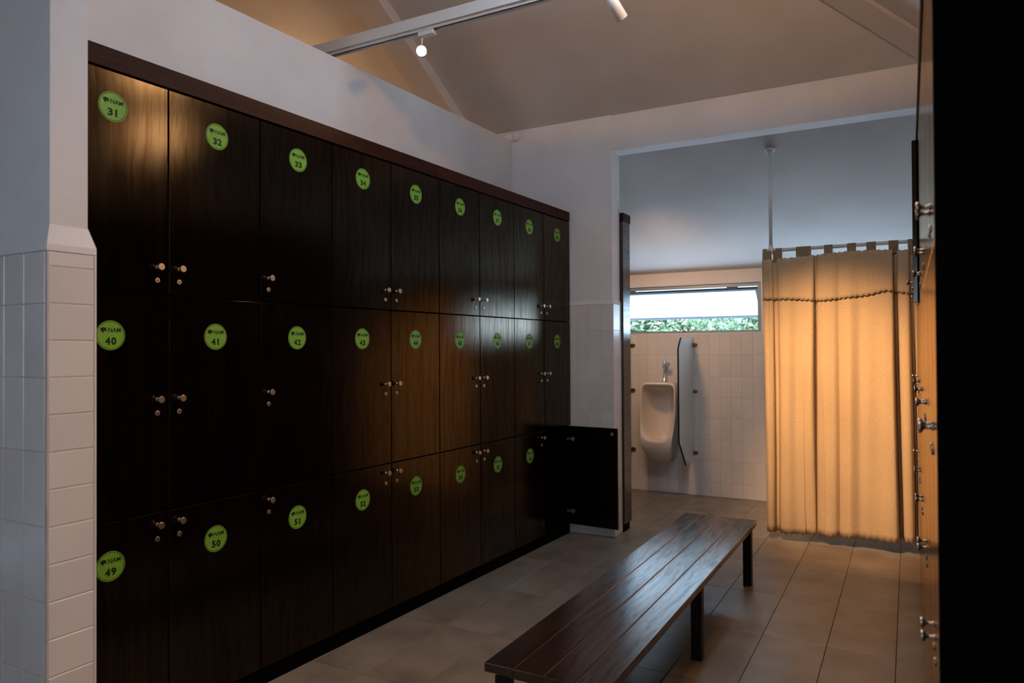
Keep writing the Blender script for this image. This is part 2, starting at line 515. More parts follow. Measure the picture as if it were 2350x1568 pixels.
XR = HC - (ZR - 3.165) / ROOF_S            # where the side slope reaches the cap
hipx = lambda y: HC + (y - 5.07)
slab(bm, [p1(-5.7, YF + .4), p1(.76, YF + .4), p1(.76, 5.07), p1(HC, 5.07), p1(hipx(YR), YR), p1(-5.7, YR)])
X0, X1, Y0, Y1 = SKYLIGHT
ye = 5.07
slab(bm, [p2(.76, 5.07), p2(HC, 5.07), p2(hipx(Y1), Y1), p2(.76, Y1)])
slab(bm, [p2(hipx(Y1), Y1), p2(X0, Y1), p2(X0, -1.7), p2(XR, -1.7), p2(XR, YR)])
slab(bm, [p2(X1, Y1), p2(.76, Y1), p2(.76, -1.7), p2(X1, -1.7)])
slab(bm, [p2(X0, Y0), p2(X1, Y0), p2(X1, -1.7), p2(X0, -1.7)])
slab(bm, [(-5.7, YR, ZR), (XR, YR, ZR), (XR, -1.7, ZR), (-5.7, -1.7, ZR)])
ce = obj('ceiling', mesh('ceiling', bm, 'roofpaint'))
tag(ce, 'sloping painted underside of the hipped roof', None, None, 'structure')

# rafter over the partition and hip rafter at the right corner
bm = bmesh.new()


def slope_bar(bm, a, b, half, drop):
    """a bar hanging under the roof from a to b"""
    a, b = Vector(a), Vector(b)
    d = (b - a); h = Vector((d.x, d.y, 0)).normalized(); s = Vector((-h.y, h.x, 0)) * half
    dn = Vector((0, 0, -drop)); upv = Vector((0, 0, .03))
    v = [bm.verts.new(p) for p in (a - s + upv, a + s + upv, a + s + dn, a - s + dn, b - s + upv, b + s + upv, b + s + dn, b - s + dn)]
    for q in ((0, 1, 2, 3), (7, 6, 5, 4), (0, 4, 5, 1), (1, 5, 6, 2), (2, 6, 7, 3), (3, 7, 4, 0)): bm.faces.new([v[i] for i in q])


slope_bar(bm, p1(-3.21, 5.6), p1(-3.21, YR), .105, .10)
o = obj('trim_2', mesh('trim_2', bm, 'roofpaint')); tag(o, 'painted rafter on the roof slope beyond the partition', None, None, 'structure')
bm = bmesh.new()
slope_bar(bm, (hipx(5.05), 5.05, R1(5.05)), (hipx(YR), YR, R1(YR)), .085, .06)
o = obj('trim_3', mesh('trim_3', bm, 'roofpaint')); tag(o, 'painted hip rafter rising from the right corner', None, None, 'structure')

portal('portal_window', ((WX0 + WX2) / 2, YF + .16, 1.77), (math.pi / 2, 0, 0), WX2 - WX0, .47)
portal('portal_slit', ((BX0 + BX1) / 2, -1.72, (BZ + BZ0) / 2), (-math.pi / 2, 0, 0), BX1 - BX0, BZ - BZ0)
sx = (X1 - X0) * math.hypot(1, ROOF_S)
pr = portal('portal_skylight', ((X0 + X1) / 2, (Y0 + Y1) / 2, R2((X0 + X1) / 2) + .14), (0, math.atan(ROOF_S), 0), sx, Y1 - Y0)

# ------------------------------------------------------------------ strip windows
TILT = math.radians(48)


def strip_window(name, x0, x1, label):
    win = empty(name, ((x0 + x1) / 2, YF + .05, WZ0))
    tag(win, label, None, None, 'structure')
    hw = (x1 - x0) / 2; wh = WZ1 - WZ0
    bm = bmesh.new(); ft = .034
    box(bm, -hw, hw, -.03, .03, 0, ft * .8); box(bm, -hw, hw, -.03, .03, wh - ft, wh)
    box(bm, -hw, -hw + ft, -.03, .03, ft * .8, wh - ft); box(bm, hw - ft, hw, -.03, .03, ft * .8, wh - ft)
    obj('frame', mesh('window_frame', bm, 'alu'), win)
    obj('sill', mesh('window_sill', bx(-hw, hw, -.055, -.03, -.004, .006), 'white'), win)
    # top-hung sash, opened outwards: hinge axis near the head of the frame
    sash_h = wh - 2 * ft - .012
    bm = bmesh.new(); sb = .024; sw = hw - ft - .004
    box(bm, -sw, sw, -.012, .012, -sb, 0); box(bm, -sw, sw, -.012, .012, -sash_h, -sash_h + sb)
    box(bm, -sw, -sw + sb, -.012, .012, -sash_h + sb, -sb); box(bm, sw - sb, sw, -.012, .012, -sash_h + sb, -sb)
    sash = obj('sash', mesh('sash', bm, 'shaded_sash'), win, (0, .012, wh - ft - .014), (TILT, 0, 0))
    obj('pane', mesh('pane', bx(-sw + sb * .8, sw - sb * .8, -.003, .003, -sash_h + sb * .8, -sb * .8), 'frosted'), sash)
    for xx in (-.55, .45):
        obj('hinge', mesh('hinge', bx(xx - .05, xx + .05, -.018, .012, wh - ft - .014, wh - ft + .002, .002), 'rubber'), win)
    bm = bmesh.new(); box(bm, -.02, .02, -.05, -.03, ft * .8, ft * .8 + .012); box(bm, -.008, .008, -.05, -.038, ft * .8 + .012, ft * .8 + .03)
    obj('latch', mesh('latch', bm, 'white'), win)


strip_window('window_1', WX0, WX1, 'strip window with a grey frame and one frosted sash tilted outwards')
strip_window('window_2', WX1 + .04, WX2, 'second strip window, behind the shower curtain')


# ------------------------------------------------------------------ lockers
_font = bpy.data.curves.new('txt', 'FONT')


def text_polys(s, size, bold):
    """flat text mesh -> (verts, faces) in 2-D, left at 0, baseline at 0"""
    cu = bpy.data.curves.new('txt', 'FONT'); cu.body = s; cu.size = size; cu.offset = bold; cu.resolution_u = 3
    o = bpy.data.objects.new('txt', cu); C.objects.link(o)
    dg = bpy.context.evaluated_depsgraph_get()
    me = bpy.data.meshes.new_from_object(o.evaluated_get(dg))
    vs = [(v.co.x, v.co.y) for v in me.vertices]; fs = [tuple(p.vertices) for p in me.polygons]
    bpy.data.objects.remove(o); bpy.data.curves.remove(cu); bpy.data.meshes.remove(me)
    x0 = min(v[0] for v in vs); x1 = max(v[0] for v in vs); y0 = min(v[1] for v in vs); y1 = max(v[1] for v in vs)
    return vs, fs, x0, x1, y0, y1


def put_text(bm, s, size, bold, cx, z0, width, height, xo, mi):
    vs, fs, x0, x1, y0, y1 = TXT[s] if s in TXT else TXT.setdefault(s, text_polys(s, size, bold))
    ky = width / (x1 - x0); kz = height / (y1 - y0)
    bv = [bm.verts.new((xo, cx - width / 2 + (v[0] - x0) * ky, z0 + (v[1] - y0) * kz)) for v in vs]
    for f in fs:
        try:
            q = bm.faces.new([bv[i] for i in f]); q.material_index = mi
        except ValueError:
            pass


TXT = {}
LOGO = [[(330, 340), (748, 135), (748, 995), (585, 885), (585, 405), (330, 520)],
        [(768, 135), (1195, 340), (1195, 515), (942, 400), (942, 690), (768, 815)],
        [(990, 480), (1255, 605), (1255, 795), (990, 675)]]


def sticker_mesh(num):
    bm = bmesh.new(); R = .051
    lathe(bm, [(0, R), (.0005, R)], (0, 0, 0), (1, 0, 0), 40, 0)
    for f in bm.faces: f.smooth = False
    # printed ring
    a = [bm.verts.new((.0007, math.cos(k * math.tau / 48) * R * .945, math.sin(k * math.tau / 48) * R * .945)) for k in range(48)]
    b = [bm.verts.new((.0007, math.cos(k * math.tau / 48) * R * .905, math.sin(k * math.tau / 48) * R * .905)) for k in range(48)]
    for k in range(48):
        f = bm.faces.new((a[k], a[(k + 1) % 48], b[(k + 1) % 48], b[k])); f.material_index = 1
    U = R / 550
    for poly in LOGO:                       # emblem
        kx = 240 / 925; cx = -378; cz = 305
        vs = [bm.verts.new((.0007, (cx + (p[0] - 330) * kx) * U, (cz - (p[1] - 135) * kx) * U)) for p in poly]
        f = bm.faces.new(vs); f.material_index = 1
    put_text(bm, 'NAM', 1, .02, 145 * U, 112 * U, 480 * U, 172 * U, .0007, 1)
    s = str(num)
    w0 = 200 * U
    for k, ch in enumerate(s):
        wd = w0 * (.40 if ch == '1' else 1)
        put_text(bm, ch, 1, .045, (-105 + 225 * k) * U, -355 * U, wd, 288 * U, .0007, 1)
    bmesh.ops.triangulate(bm, faces=[f for f in bm.faces if len(f.verts) > 4 and f.material_index == 1])
    me = bpy.data.meshes.new('sticker'); bm.to_mesh(me); bm.free()
    # orient all print faces towards +x
    me.materials.append(MAT['green']); me.materials.append(MAT['ink'])
    return me


def knob_mesh():
    bm = bmesh.new()
    lathe(bm, [(0, .007), (.003, .007), (.0045, .0045), (.018, .0045), (.021, .0105), (.0235, .0125), (.0275, .0125), (.029, .0115)], (0, 0, 0), (1, 0, 0), 20)
    return mesh('knob', bm, 'satin')


def lock_mesh():
    bm = bmesh.new()
    lathe(bm, [(0, .0095), (.003, .0095), (.0042, .008)], (0, 0, 0), (1, 0, 0), 18, 0)
    box(bm, .0042, .0045, -.0012, .0012, -.005, .005, 1)
    lathe(bm, [(.0042, .0028), (.0046, .0028)], (0, 0, 0), (1, 0, 0), 10, 1)
    return mesh('lock', bm, ['satin', 'keyhole'])


KNOB, LOCK = knob_mesh(), lock_mesh()
ROWS = [(1.6047, 2.3684, 1.705, 1.657, 2.243), (.8173, 1.6047, 1.225, 1.175, 1.455), (.072, .8173, .772, .72, .666)]
GAP = .0028
_door = {}
_carc = {}


def door_mesh(h, wd, hinge_right):
    k = (round(h, 4), wd, hinge_right)
    if k not in _door:
        y0, y1 = (-wd + GAP, -GAP) if hinge_right else (GAP, wd - GAP)
        _door[k] = mesh('door', bx(-.02, 0, y0, y1, GAP, h - GAP, .0015), 'locker')
    return _door[k]


def carcass_mesh(h, wd, depth):
    k = (round(h, 4), wd)
    if k not in _carc:
        bm = bmesh.new(); t = .014
        xa, xb = -depth, -.0215
        box(bm, xa, xb, 0, t, 0, h); box(bm, xa, xb, wd - t, wd, 0, h)
        box(bm, xa, xb, t, wd - t, 0, t); box(bm, xa, xb, t, wd - t, h - t, h)
        box(bm, xa, xa + .006, t, wd - t, t, h - t)
        _carc[k] = mesh('carcass', bm, 'carcass')
    return _carc[k]


def make_locker(org, rz, wd, depth, zr, knob_right, num=None, angle=0.0):
    """local +x points out of the front, +y along the bank"""
    z0, z1, zk, zl, zs = zr
    L = empty('locker', (org.x, org.y, z0), rz)
    obj('carcass', carcass_mesh(z1 - z0, wd, depth), L)
    hinge_right = not knob_right
    hy = wd if hinge_right else 0
    d = obj('door', door_mesh(z1 - z0, wd, hinge_right), L, (0, hy, 0), (0, 0, angle if hinge_right else -angle))
    yk = ((wd - .045) if knob_right else .042) - hy
    obj('knob', KNOB, d, (0, yk, zk - z0))
    obj('lock', LOCK, d, (0, yk, zl - z0))
    if num:
        obj('sticker', sticker_mesh(num), d, (.0002, wd / 2 - .008 * (z0 < 1.5) - hy, zs - z0))
    return L, d


S0, W = 1.3187, .4169
KR = [True, False, False, True, False, True, False, True, False]
ROWN = ['top', 'middle', 'bottom']
ORD = ['first', 'second', 'third', 'fourth', 'fifth', 'sixth', 'seventh', 'eighth', 'ninth']
for r in range(3):
    for c in range(9):
        num = 31 + 9 * r + c
        org = PL + TL * (S0 + W * c)
        last = num == 57
        L, d = make_locker(org, -PHI, W, .50, ROWS[r], KR[c], None if last else num, math.radians(88) if last else 0)
        if last:
            d.location.x = -.021
            tag(L, 'dark wooden locker with its door swung open against the end wall', 'locker', 'numbered lockers along the left wall')
            h = ROWS[r][1] - ROWS[r][0]
            for hz in (.10, h - .10):
                bm = bmesh.new(); lathe(bm, [(-.024, .016), (-.020, .017)], (0, -.05, hz), (1, 0, 0), 14)
                box(bm, -.035, -.02, -.05, -.004, hz - .008, hz + .008)
                obj('hinge', mesh('hinge', bm, 'satin'), d)
            bm = bmesh.new(); lathe(bm, [(-.026, .013), (-.02, .013)], (0, .042 - W, ROWS[r][2] - ROWS[r][0]), (1, 0, 0), 16)
            obj('lock_cam', mesh('lock_cam', bm, 'satin'), d)
        else:
            tag(L, 'dark wooden locker with green NAM %d sticker, %s row, %s from the tiled pillar' % (num, ROWN[r], ORD[c]), 'locker', 'numbered lockers along the left wall')

# cornice boards and plinth of the left bank
def bank_board(name, s0, s1, x0, x1, z0, z1, mat, label, cat):
    o = obj(name, mesh(name, bx(x0, x1, 0, s1 - s0 - .002, z0, z1, .001), mat), None, PL + TL * s0, (0, 0, -PHI))
    tag(o, label, cat); return o


bank_board('locker_cornice', S0, S0 + 5 * W, -.50, .002, 2.373, 2.4439, 'cornice', 'red-brown cornice board above lockers 31 to 35', 'cornice')
bank_board('locker_cornice', S0 + 5 * W, S0 + 9 * W, -.50, .002, 2.373, 2.4439, 'cornice', 'darker cornice board above lockers 36 to 39', 'cornice')
bank_board('locker_plinth', S0, S0 + 9 * W, -.50, -.012, 0, .070, 'carcass', 'black plinth under the left bank of lockers', 'plinth')

# right-hand bank, seen edge-on
XRT, YRT, WR = .045, 1.46, .4
for r in range(3):
    for c in range(9):
        org = Vector((XRT, YRT + WR * (c + 1), 0))
        ajar = (r == 0 and c == 6)
        # local +x = out of the front = world -x; local +y = world -y
        kr = (c % 2 == 1) if not ajar else True
        L, d = make_locker(org, math.pi, WR, .50, ROWS[r], kr, None, math.radians(3.6) if ajar else 0)
        if ajar:
            tag(L, 'dark locker in right-hand bank with its top door slightly ajar', 'locker', 'lockers along the right wall')
        else:
            tag(L, 'dark glossy right-hand locker seen edge-on, %s row, %s from the black end panel' % (ROWN[r], ORD[c]), 'locker', 'lockers along the right wall')
o = obj('locker_cornice', mesh('locker_cornice', bx(XRT - .006, XRT + .5, YRT, YRT + 9 * WR, 2.373, 2.4439, .001), 'cornice'))
tag(o, 'dark cornice board along the top of the right-hand lockers', 'cornice')
o = obj('locker_plinth', mesh('locker_plinth', bx(XRT + .012, XRT + .5, YRT, YRT + 9 * WR, 0, .07), 'carcass'))
tag(o, 'black plinth under the right-hand lockers', 'plinth')
o = obj('locker_side_panel', mesh('locker_side_panel', bx(XRT - .004, XRT + .51, YRT - .024, YRT - .002, 0, 2.4439, .001), 'carcass'))
tag(o, 'tall black end panel of the right-hand lockers, closest to the camera', 'panel')

# dark cabinet behind the end wall stub
cb_ = empty('tall_cabinet', (-1.91, YE + .175, 0))
tag(cb_, 'tall dark wooden cabinet in the washroom behind the end wall', 'cabinet')
cd = .155
obj('body', mesh('cabinet_body', bx(-.5, 0, 0, cd, .06, 2.37, .001), 'bench'), cb_)
obj('cornice', mesh('cabinet_cornice', bx(-.5, .004, 0, cd + .006, 2.372, 2.44, .001), 'cornice'), cb_)
obj('plinth', mesh('cabinet_plinth', bx(-.5, -.01, 0, cd - .02, 0, .06), 'carcass'), cb_)

# ------------------------------------------------------------------ bench
BX_0, BX_1, BY0, BY1, BZT = -1.235, -.803, 2.05, 4.50, .372
be = empty('slatted_bench', ((BX_0 + BX_1) / 2, (BY0 + BY1) / 2, 0))
tag(be, 'long low bench with four dark wooden planks and black legs', 'bench')
bw = BX_1 - BX_0; bl = BY1 - BY0; pw = bw / 4
pm = mesh('plank', bx(-pw / 2 + .0012, pw / 2 - .0012, -bl / 2, bl / 2, BZT - .03, BZT, .0025), 'bench')
for k in range(4):
    obj('plank', pm, be, (-bw / 2 + pw * (k + .5), random.uniform(-.001, .001), random.uniform(-.0006, .0006)))
bm = bmesh.new()
for xx in (-bw / 2 + .03, bw / 2 - .06): box(bm, xx, xx + .03, -bl / 2 + .04, bl / 2 - .04, BZT - .052, BZT - .031)
for yy in (-bl / 2 + .04, -.02, bl / 2 - .08): box(bm, -bw / 2 + .06, bw / 2 - .06, yy, yy + .04, BZT - .052, BZT - .031)
for k in (1, 2, 3): box(bm, -bw / 2 + pw * k - .0011, -bw / 2 + pw * k + .0011, -bl / 2 + .003, bl / 2 - .003, BZT - .031, BZT - .0025)
obj('frame', mesh('bench_frame', bm, 'benchedge'), be)
lm = mesh('bench_leg', bx(-.024, .024, -.024, .024, 0, BZT - .052, .002), 'black')
for yy in (-bl / 2 + .06, .0, bl / 2 - .06):
    for xx in (-bw / 2 + .045, bw / 2 - .045):
        obj('leg', lm, be, (xx, yy, 0))

# ------------------------------------------------------------------ ceiling beam with light track
TYB = 3.2
bt = empty('light_track', (-2.4, TYB, 3.15))
tag(bt, 'white beam with a spotlight track crossing above the partition', 'light track')
obj('beam', mesh('beam', bx(-3.1, 2.51, 0, .07, 0, .062, .001), 'white'), bt)
bm = bmesh.new(); box(bm, -2.9, 2.50, .012, .018, -.016, -.001); box(bm, -2.9, 2.50, .046, .052, -.016, -.001); box(bm, -2.9, 2.50, .018, .046, -.005, -.001, 1)
obj('track', mesh('track', bm, ['white', 'slot']), bt)


def spotlight(x, target, label, watts, drop=.105, cone=70, blend=.6, sx=-.035):
    base = Vector((x, TYB + .032, 3.15 - .016))
    e = empty('spotlight', base)
    tag(e, label, 'spotlight', 'track spotlights')
    obj('adapter', mesh('adapter', bx(-.05, .05, -.019, .019, -.024, 0, .002), 'white'), e)
    bm = bmesh.new(); lathe(bm, [(0, .008), (.012, .008), (.014, .005), (drop - .024, .005)], (sx, 0, -.024), (0, 0, -1), 12)
    obj('stem', mesh('stem', bm, 'white'), e)
    piv = Vector((sx, 0, -drop))
    d = (Vector(target) - (base + piv)).normalized()
    bm = bmesh.new()
    lathe(bm, [(-.062, .020), (-.060, .026), (.0, .028), (.058, .030), (.060, .0295), (.060, .027), (.05, .026)], piv, d, 28, 0, cap=False)
    c = piv + d * (-.062)
    a = d.orthogonal().normalized(); b2 = d.cross(a)
    f = bm.faces.new([bm.verts.new(c + (a * math.cos(k * math.tau / 28) + b2 * math.sin(k * math.tau / 28)) * .020) for k in range(28)])
    obj('housing', mesh('housing', bm, 'white'), e)
    bm = bmesh.new(); lathe(bm, [(.047, .0262), (.0515, .0262), (.054, .018), (.0545, .004)], piv, d, 28, 0)
    obj('lens', mesh('lens', bm, 'lens'), e)
    ld = bpy.data.lights.new('spot_bulb', 'SPOT'); ld.energy = watts; ld.color = WARM
    ld.spot_size = math.radians(cone); ld.spot_blend = blend; ld.shadow_soft_size = .025
    lo = bpy.data.objects.new('bulb', ld); C.objects.link(lo); lo.parent = e
    lo.location = piv + d * .066
    lo.rotation_euler = d.to_track_quat('-Z', 'Y').to_euler()
    return e


spotlight(-2.285, (-.9, 1.0, 2.2), 'lit white track spotlight above the partition, facing the camera', LAMP_W['near'], cone=110)
spotlight(-1.165, (-.36, 5.6, .85), 'white track spotlight at the top edge, aimed at the curtain', LAMP_W['curtain'], drop=.12, cone=40, blend=1.0)
spotlight(.07, (-2.03, 1.17, .0), 'white track spotlight above right-hand lockers, aimed at the tiled pillar', LAMP_W['side'], drop=.055, cone=72, blend=1.0, sx=.035)

# globe pendants: one in the neighbouring room behind the partition, one added overhead, out of frame, as warm fill
def pendant(x, y, z, roof, label, watts):
    pe = empty('pendant_lamp', (x, y, z))
    tag(pe, label, 'lamp')
    bm = bmesh.new(); bmesh.ops.create_uvsphere(bm, u_segments=24, v_segments=14, radius=.08)
    obj('globe', mesh('globe', bm, 'globe', True), pe)
    bm = bmesh.new(); lathe(bm, [(.075, .03), (.088, .03), (.09, .004), (roof - z, .004)], (0, 0, 0), (0, 0, 1), 12)
    obj('cord', mesh('cord', bm, 'white'), pe)
    ld = bpy.data.lights.new('pendant_bulb', 'POINT'); ld.energy = watts; ld.color = WARM; ld.shadow_soft_size = .03
    lo = bpy.data.objects.new('bulb', ld); C.objects.link(lo); lo.parent = pe; lo.location = (0, 0, -.125)


pendant(-4.6, 4.2, 3.35, R1(4.2), 'warm globe pendant lamp in the next room behind the partition', LAMP_W['other'])
pendant(-.38, 2.9, 3.385, R2(-.38), 'added warm fill globe overhead near the roof, out of view', LAMP_W['globe'])

# added, unseen warm fill spot in the washroom, above the cabinet on the back of the end wall
ws = empty('fill_lamp', (-2.07, YE + .172, 2.66))
tag(ws, 'added warm fill lamp in the washroom, hidden above the tall cabinet', 'lamp')
bm = bmesh.new(); lathe(bm, [(0, .05), (.012, .05), (.014, .012), (.09, .012)], (0, 0, 0), (0, 1, 0), 20)
obj('bracket', mesh('bracket', bm, 'white'), ws)
dl = (Vector((-1.75, YF, .5)) - Vector((-2.07, YE + .29, 2.64))).normalized()
bm = bmesh.new(); lathe(bm, [(-.03, .02), (-.02, .035), (.06, .05)], (0, .12, -.01), dl, 24)
obj('lamp_shade', mesh('lamp_shade', bm, 'white'), ws)
bm = bmesh.new(); lathe(bm, [(.061, .046), (.066, .046), (.072, .02)], (0, .12, -.01), dl, 24)
obj('lens', mesh('lens', bm, 'globe'), ws)
ld = bpy.data.lights.new('fill_bulb', 'SPOT'); ld.energy = LAMP_W['wash']; ld.color = WARM; ld.spot_size = math.radians(115); ld.spot_blend = .7; ld.shadow_soft_size = .09
lo = bpy.data.objects.new('bulb', ld); C.objects.link(lo); lo.parent = ws
lo.location = Vector((0, .12, -.01)) + dl * .10; lo.rotation_euler = dl.to_track_quat('-Z', 'Y').to_euler()

# ------------------------------------------------------------------ curtain and rail
YC = 5.6
ZRL = 2.115
cr_ = empty('curtain_rail', (-.885, YC, ZRL))
tag(cr_, 'white pipe curtain rail hung from the ceiling by a drop pole', 'curtain rail')
bm = bmesh.new(); lathe(bm, [(0, .0135), (1.48, .0135)], (-.02, 0, 0), (1, 0, 0), 16)
obj('rail', mesh('rail', bm, 'white'), cr_)
zt = R1(YC) - ZRL
bm = bmesh.new(); lathe(bm, [(.0, .0135), (zt - .002, .0135)], (0, 0, 0), (0, 0, 1), 16)
obj('drop_pole', mesh('drop_pole', bm, 'white'), cr_)
bm = bmesh.new(); lathe(bm, [(zt - .035, .02), (zt - .02, .022), (zt - .018, .036), (zt - .004, .038)], (0, 0, 0), (0, 0, 1), 20)
obj('ceiling_flange', mesh('ceiling_flange', bm, 'white'), cr_)
bm = bmesh.new(); lathe(bm, [(-.03, .017), (.04, .017)], (0, 0, 0), (0, 0, 1), 16); lathe(bm, [(-.03, .017), (.035, .017)], (0, 0, 0), (1, 0, 0), 16)
obj('tee_joint', mesh('tee_joint', bm, 'white'), cr_)

cu = empty('shower_curtain', (-.45, YC, 0))
tag(cu, 'beige linen shower curtain with scalloped valance, hanging from the rail', 'curtain')
CX0, CX1 = -.965, .40
NX, NZ = 420, 44


PATH = [(-.946, .0), (-.930, .020), (-.902, .026), (-.875, .012), (-.872, -.025), (-.852, -.034), (-.838, -.008), (-.822, .020), (-.765, .030), (-.705, .014), (-.65, .026),
        (-.606, .040), (-.588, .018), (-.600, -.028), (-.578, -.038), (-.562, -.004), (-.525, .022), (-.465, .022), (-.430, .002), (-.412, .012), (-.36, .030), (-.30, .012),
        (-.25, .024), (-.19, .028), (-.13, .040), (-.094, .030), (-.090, -.030), (-.104, -.080), (-.075, -.088), (-.062, -.045), (-.060, .008), (-.030, .026), (.0, .020),
        (.010, -.020), (.0, -.05), (.028, -.052), (.045, .0), (.1, .03), (.18, .0), (.26, .03), (.34, .0), (.40, .01)]


def crom(p, t):
    n = len(p) - 1; u = t * n; i = min(int(u), n - 1); u -= i
    q = [p[max(0, i - 1)], p[i], p[i + 1], p[min(n, i + 2)]]
    return tuple(.5 * (2 * q[1][k] + (q[2][k] - q[0][k]) * u + (2 * q[0][k] - 5 * q[1][k] + 4 * q[2][k] - q[3][k]) * u * u + (3 * q[1][k] - q[0][k] - 3 * q[2][k] + q[3][k]) * u ** 3) for k in (0, 1))


def path(t, z):
    """plan position of the cloth: x and depth towards the viewer"""
    x, d = crom(PATH, t)
    k = (2.05 - z) / 2.0
    a = .45 + .55 * min(1, max(0, k) * 2.5)
    x += .012 * math.sin(7 * x + 2.2) * k
    d *= 1 + (.35 * math.sin(17 * x + 1.0) if d < 0 else .5) * min(1, k * 2)
    if -.66 < x < -.54: d *= 1 - .75 * max(0, k - .25)
    if -.90 < x < -.81: d *= .7 + .45 * k
    x += .010 * math.sin(2.3 * k + 13 * x) * k
    d = d * a + .008 * math.sin(19 * x + 4 * k) * k + .004 * math.sin(31 * x + 5 * k) * k + .003 * math.sin(11 * z + 9 * x)
    return x, d


def fold(x, z, *_):
    """depth at a given x (nearest of the path samples)"""
    best = min(range(401), key=lambda i: abs(crom(PATH, i / 400)[0] - x))
    return path(best / 400, z)[1]


def hemz(x): return .058 + .028 * min(1, max(0, (x + .96) / .9))


def scallop(x, p=.038, h=.010): return -h * abs(math.sin(math.pi * x / p))


def cloth(zt_f, zb_f, y_off, amp, t0, t1, nx, nz, thick=.0022):
    bm = bmesh.new()
    rows = []
    for sgn in (0, 1):
        g = []
        arc = 0; px = None
        for i in range(nx + 1):
            t = t0 + (t1 - t0) * i / nx
            xp, dp = path(t, 1.0)
            if px: arc += math.hypot(xp - px[0], dp - px[1])
            px = (xp, dp)
            za, zb = zt_f(xp, arc), zb_f(xp, arc)
            col = []
            for j in range(nz + 1):
                z = za + (zb - za) * j / nz
                x, d = path(t, z)
                col.append(bm.verts.new((x + .45, -y_off - d * amp + sgn * thick, z)))
            g.append(col)
        rows.append(g)
    for sgn, g in enumerate(rows):
        for i in range(nx):
            for j in range(nz):
                q = (g[i][j], g[i][j + 1], g[i + 1][j + 1], g[i + 1][j])
                f = bm.faces.new(q if sgn == 0 else q[::-1]); f.smooth = True
    A, B = rows
    for i in range(nx):
        bm.faces.new((A[i][0], A[i + 1][0], B[i + 1][0], B[i][0])); bm.faces.new((A[i + 1][nz], A[i][nz], B[i][nz], B[i + 1][nz]))
    for j in range(nz):
        bm.faces.new((A[0][j + 1], A[0][j], B[0][j], B[0][j + 1])); bm.faces.new((A[nx][j], A[nx][j + 1], B[nx][j + 1], B[nx][j]))
    me = mesh('cloth', bm, 'curtain')
    return me


top_z = lambda x: 2.055 - .012 * math.cos((x + .9) * 5.5)
obj('cloth', cloth(lambda x, a: top_z(x) - .006, lambda x, a: hemz(x) + scallop(a), 0, 1, 0, 1, 700, 40), cu)
val_z = lambda x: 1.762 - .022 * math.exp(-((x + .55) / .16) ** 2) + .028 * math.exp(-((x + .12) / .1) ** 2)
obj('valance', cloth(lambda x, a: top_z(x) - scallop(a, .045, .008), lambda x, a: val_z(x) + scallop(a), .018, .9, 0, 1, 700, 12), cu)
for xt, wt in ((-.912, .03), (-.838, .03), (-.66, .05), (-.495, .028), (-.345, .028), (-.222, .03), (-.085, .03), (.035, .035), (.17, .03), (.3, .03)):
    bm = bmesh.new()
    zb = top_z(xt) - .02 - ZRL
    prof = [(-fold(xt, 2.05, 2.06, .06) * .75 - .014, zb), (-.018, -.01)]
    for k in range(9):
        a = math.pi + (-math.pi) * k / 8
        prof.append((.0165 * math.cos(a), .0165 * math.sin(a)))
    prof += [(.017, -.01), (.012, zb)]
    vs = []
    for s in (-wt, wt):
        vs.append([bm.verts.new((xt + .45 + s, p[0], p[1] + ZRL)) for p in prof])
    for k in range(len(prof) - 1):
        f = bm.faces.new((vs[0][k], vs[0][k + 1], vs[1][k + 1], vs[1][k])); f.smooth = True
    bmesh.ops.solidify(bm, geom=bm.faces[:], thickness=.0015)
    obj('tab', mesh('tab', bm, 'curtain'), cu)

# ------------------------------------------------------------------ urinal
ur = empty('urinal', (-2.075, YF - .011, 0))
tag(ur, 'white ceramic wall urinal below the strip window', 'urinal')


def ring(hw_t, hw_b, z0, z1, rt_, rb_, yf, N=72, dx=0):
    """closed outline: rounded rectangle between z0 and z1, half widths at top and bottom"""
    pts = []
    zc = (z0 + z1) / 2; hz = (z1 - z0) / 2
    for k in range(N):
        a = math.tau * k / N
        c, s = math.cos(a), math.sin(a)
        n = rt_ if s > 0 else rb_
        r = (abs(c) ** n + abs(s) ** n) ** (-1 / n)
        zz = zc + hz * r * s
        t = (zz - z0) / (z1 - z0)
        hw_ = hw_b + (hw_t - hw_b) * min(1, t * 1.6)
        pts.append((dx + hw_ * r * c, yf(zz), zz))
    return pts


frontY = lambda z: -.30 - .05 * math.exp(-((z - .52) / .13) ** 2) + .07 * max(0, (.46 - z) / .16) + .02 * max(0, (z - .9) / .2)
rings = [ring(.155, .11, .30, 1.075, 9, 4, lambda z: 0, dx=-.005),
         ring(.165, .125, .315, 1.08, 9, 4, lambda z: frontY(z) + .05),
         ring(.172, .135, .335, 1.075, 9, 4, lambda z: frontY(z) + .012),
         ring(.171, .15, .42, 1.07, 9, 4, frontY),
         ring(.169, .162, .515, 1.066, 9, 3.2, lambda z: frontY(z) - .004),
         ring(.163, .154, .530, 1.060, 9, 3.2, lambda z: frontY(z) - .004),
         ring(.156, .145, .541, 1.052, 9, 3.2, lambda z: frontY(z) + .006),
         ring(.150, .135, .545, 1.044, 8, 3, lambda z: frontY(z) + .04),
         ring(.13, .10, .50, 1.03, 5, 2.6, lambda z: -.16),
         ring(.09, .06, .47, 1.0, 4, 2.2, lambda z: -.085),
         ring(.03, .02, .58, .9, 3, 2, lambda z: -.06)]
bm = bmesh.new()
vr = [[bm.verts.new(p) for p in r_] for r_ in rings]
for a, b in zip(vr, vr[1:]):
    for k in range(len(a)):
        f = bm.faces.new((a[k], a[(k + 1) % len(a)], b[(k + 1) % len(b)], b[k])); f.smooth = True
bm.faces.new(vr[0]); bm.faces.new(vr[-1])
obj('bowl', mesh('bowl', bm, 'ceramic'), ur)
bm = bmesh.new()
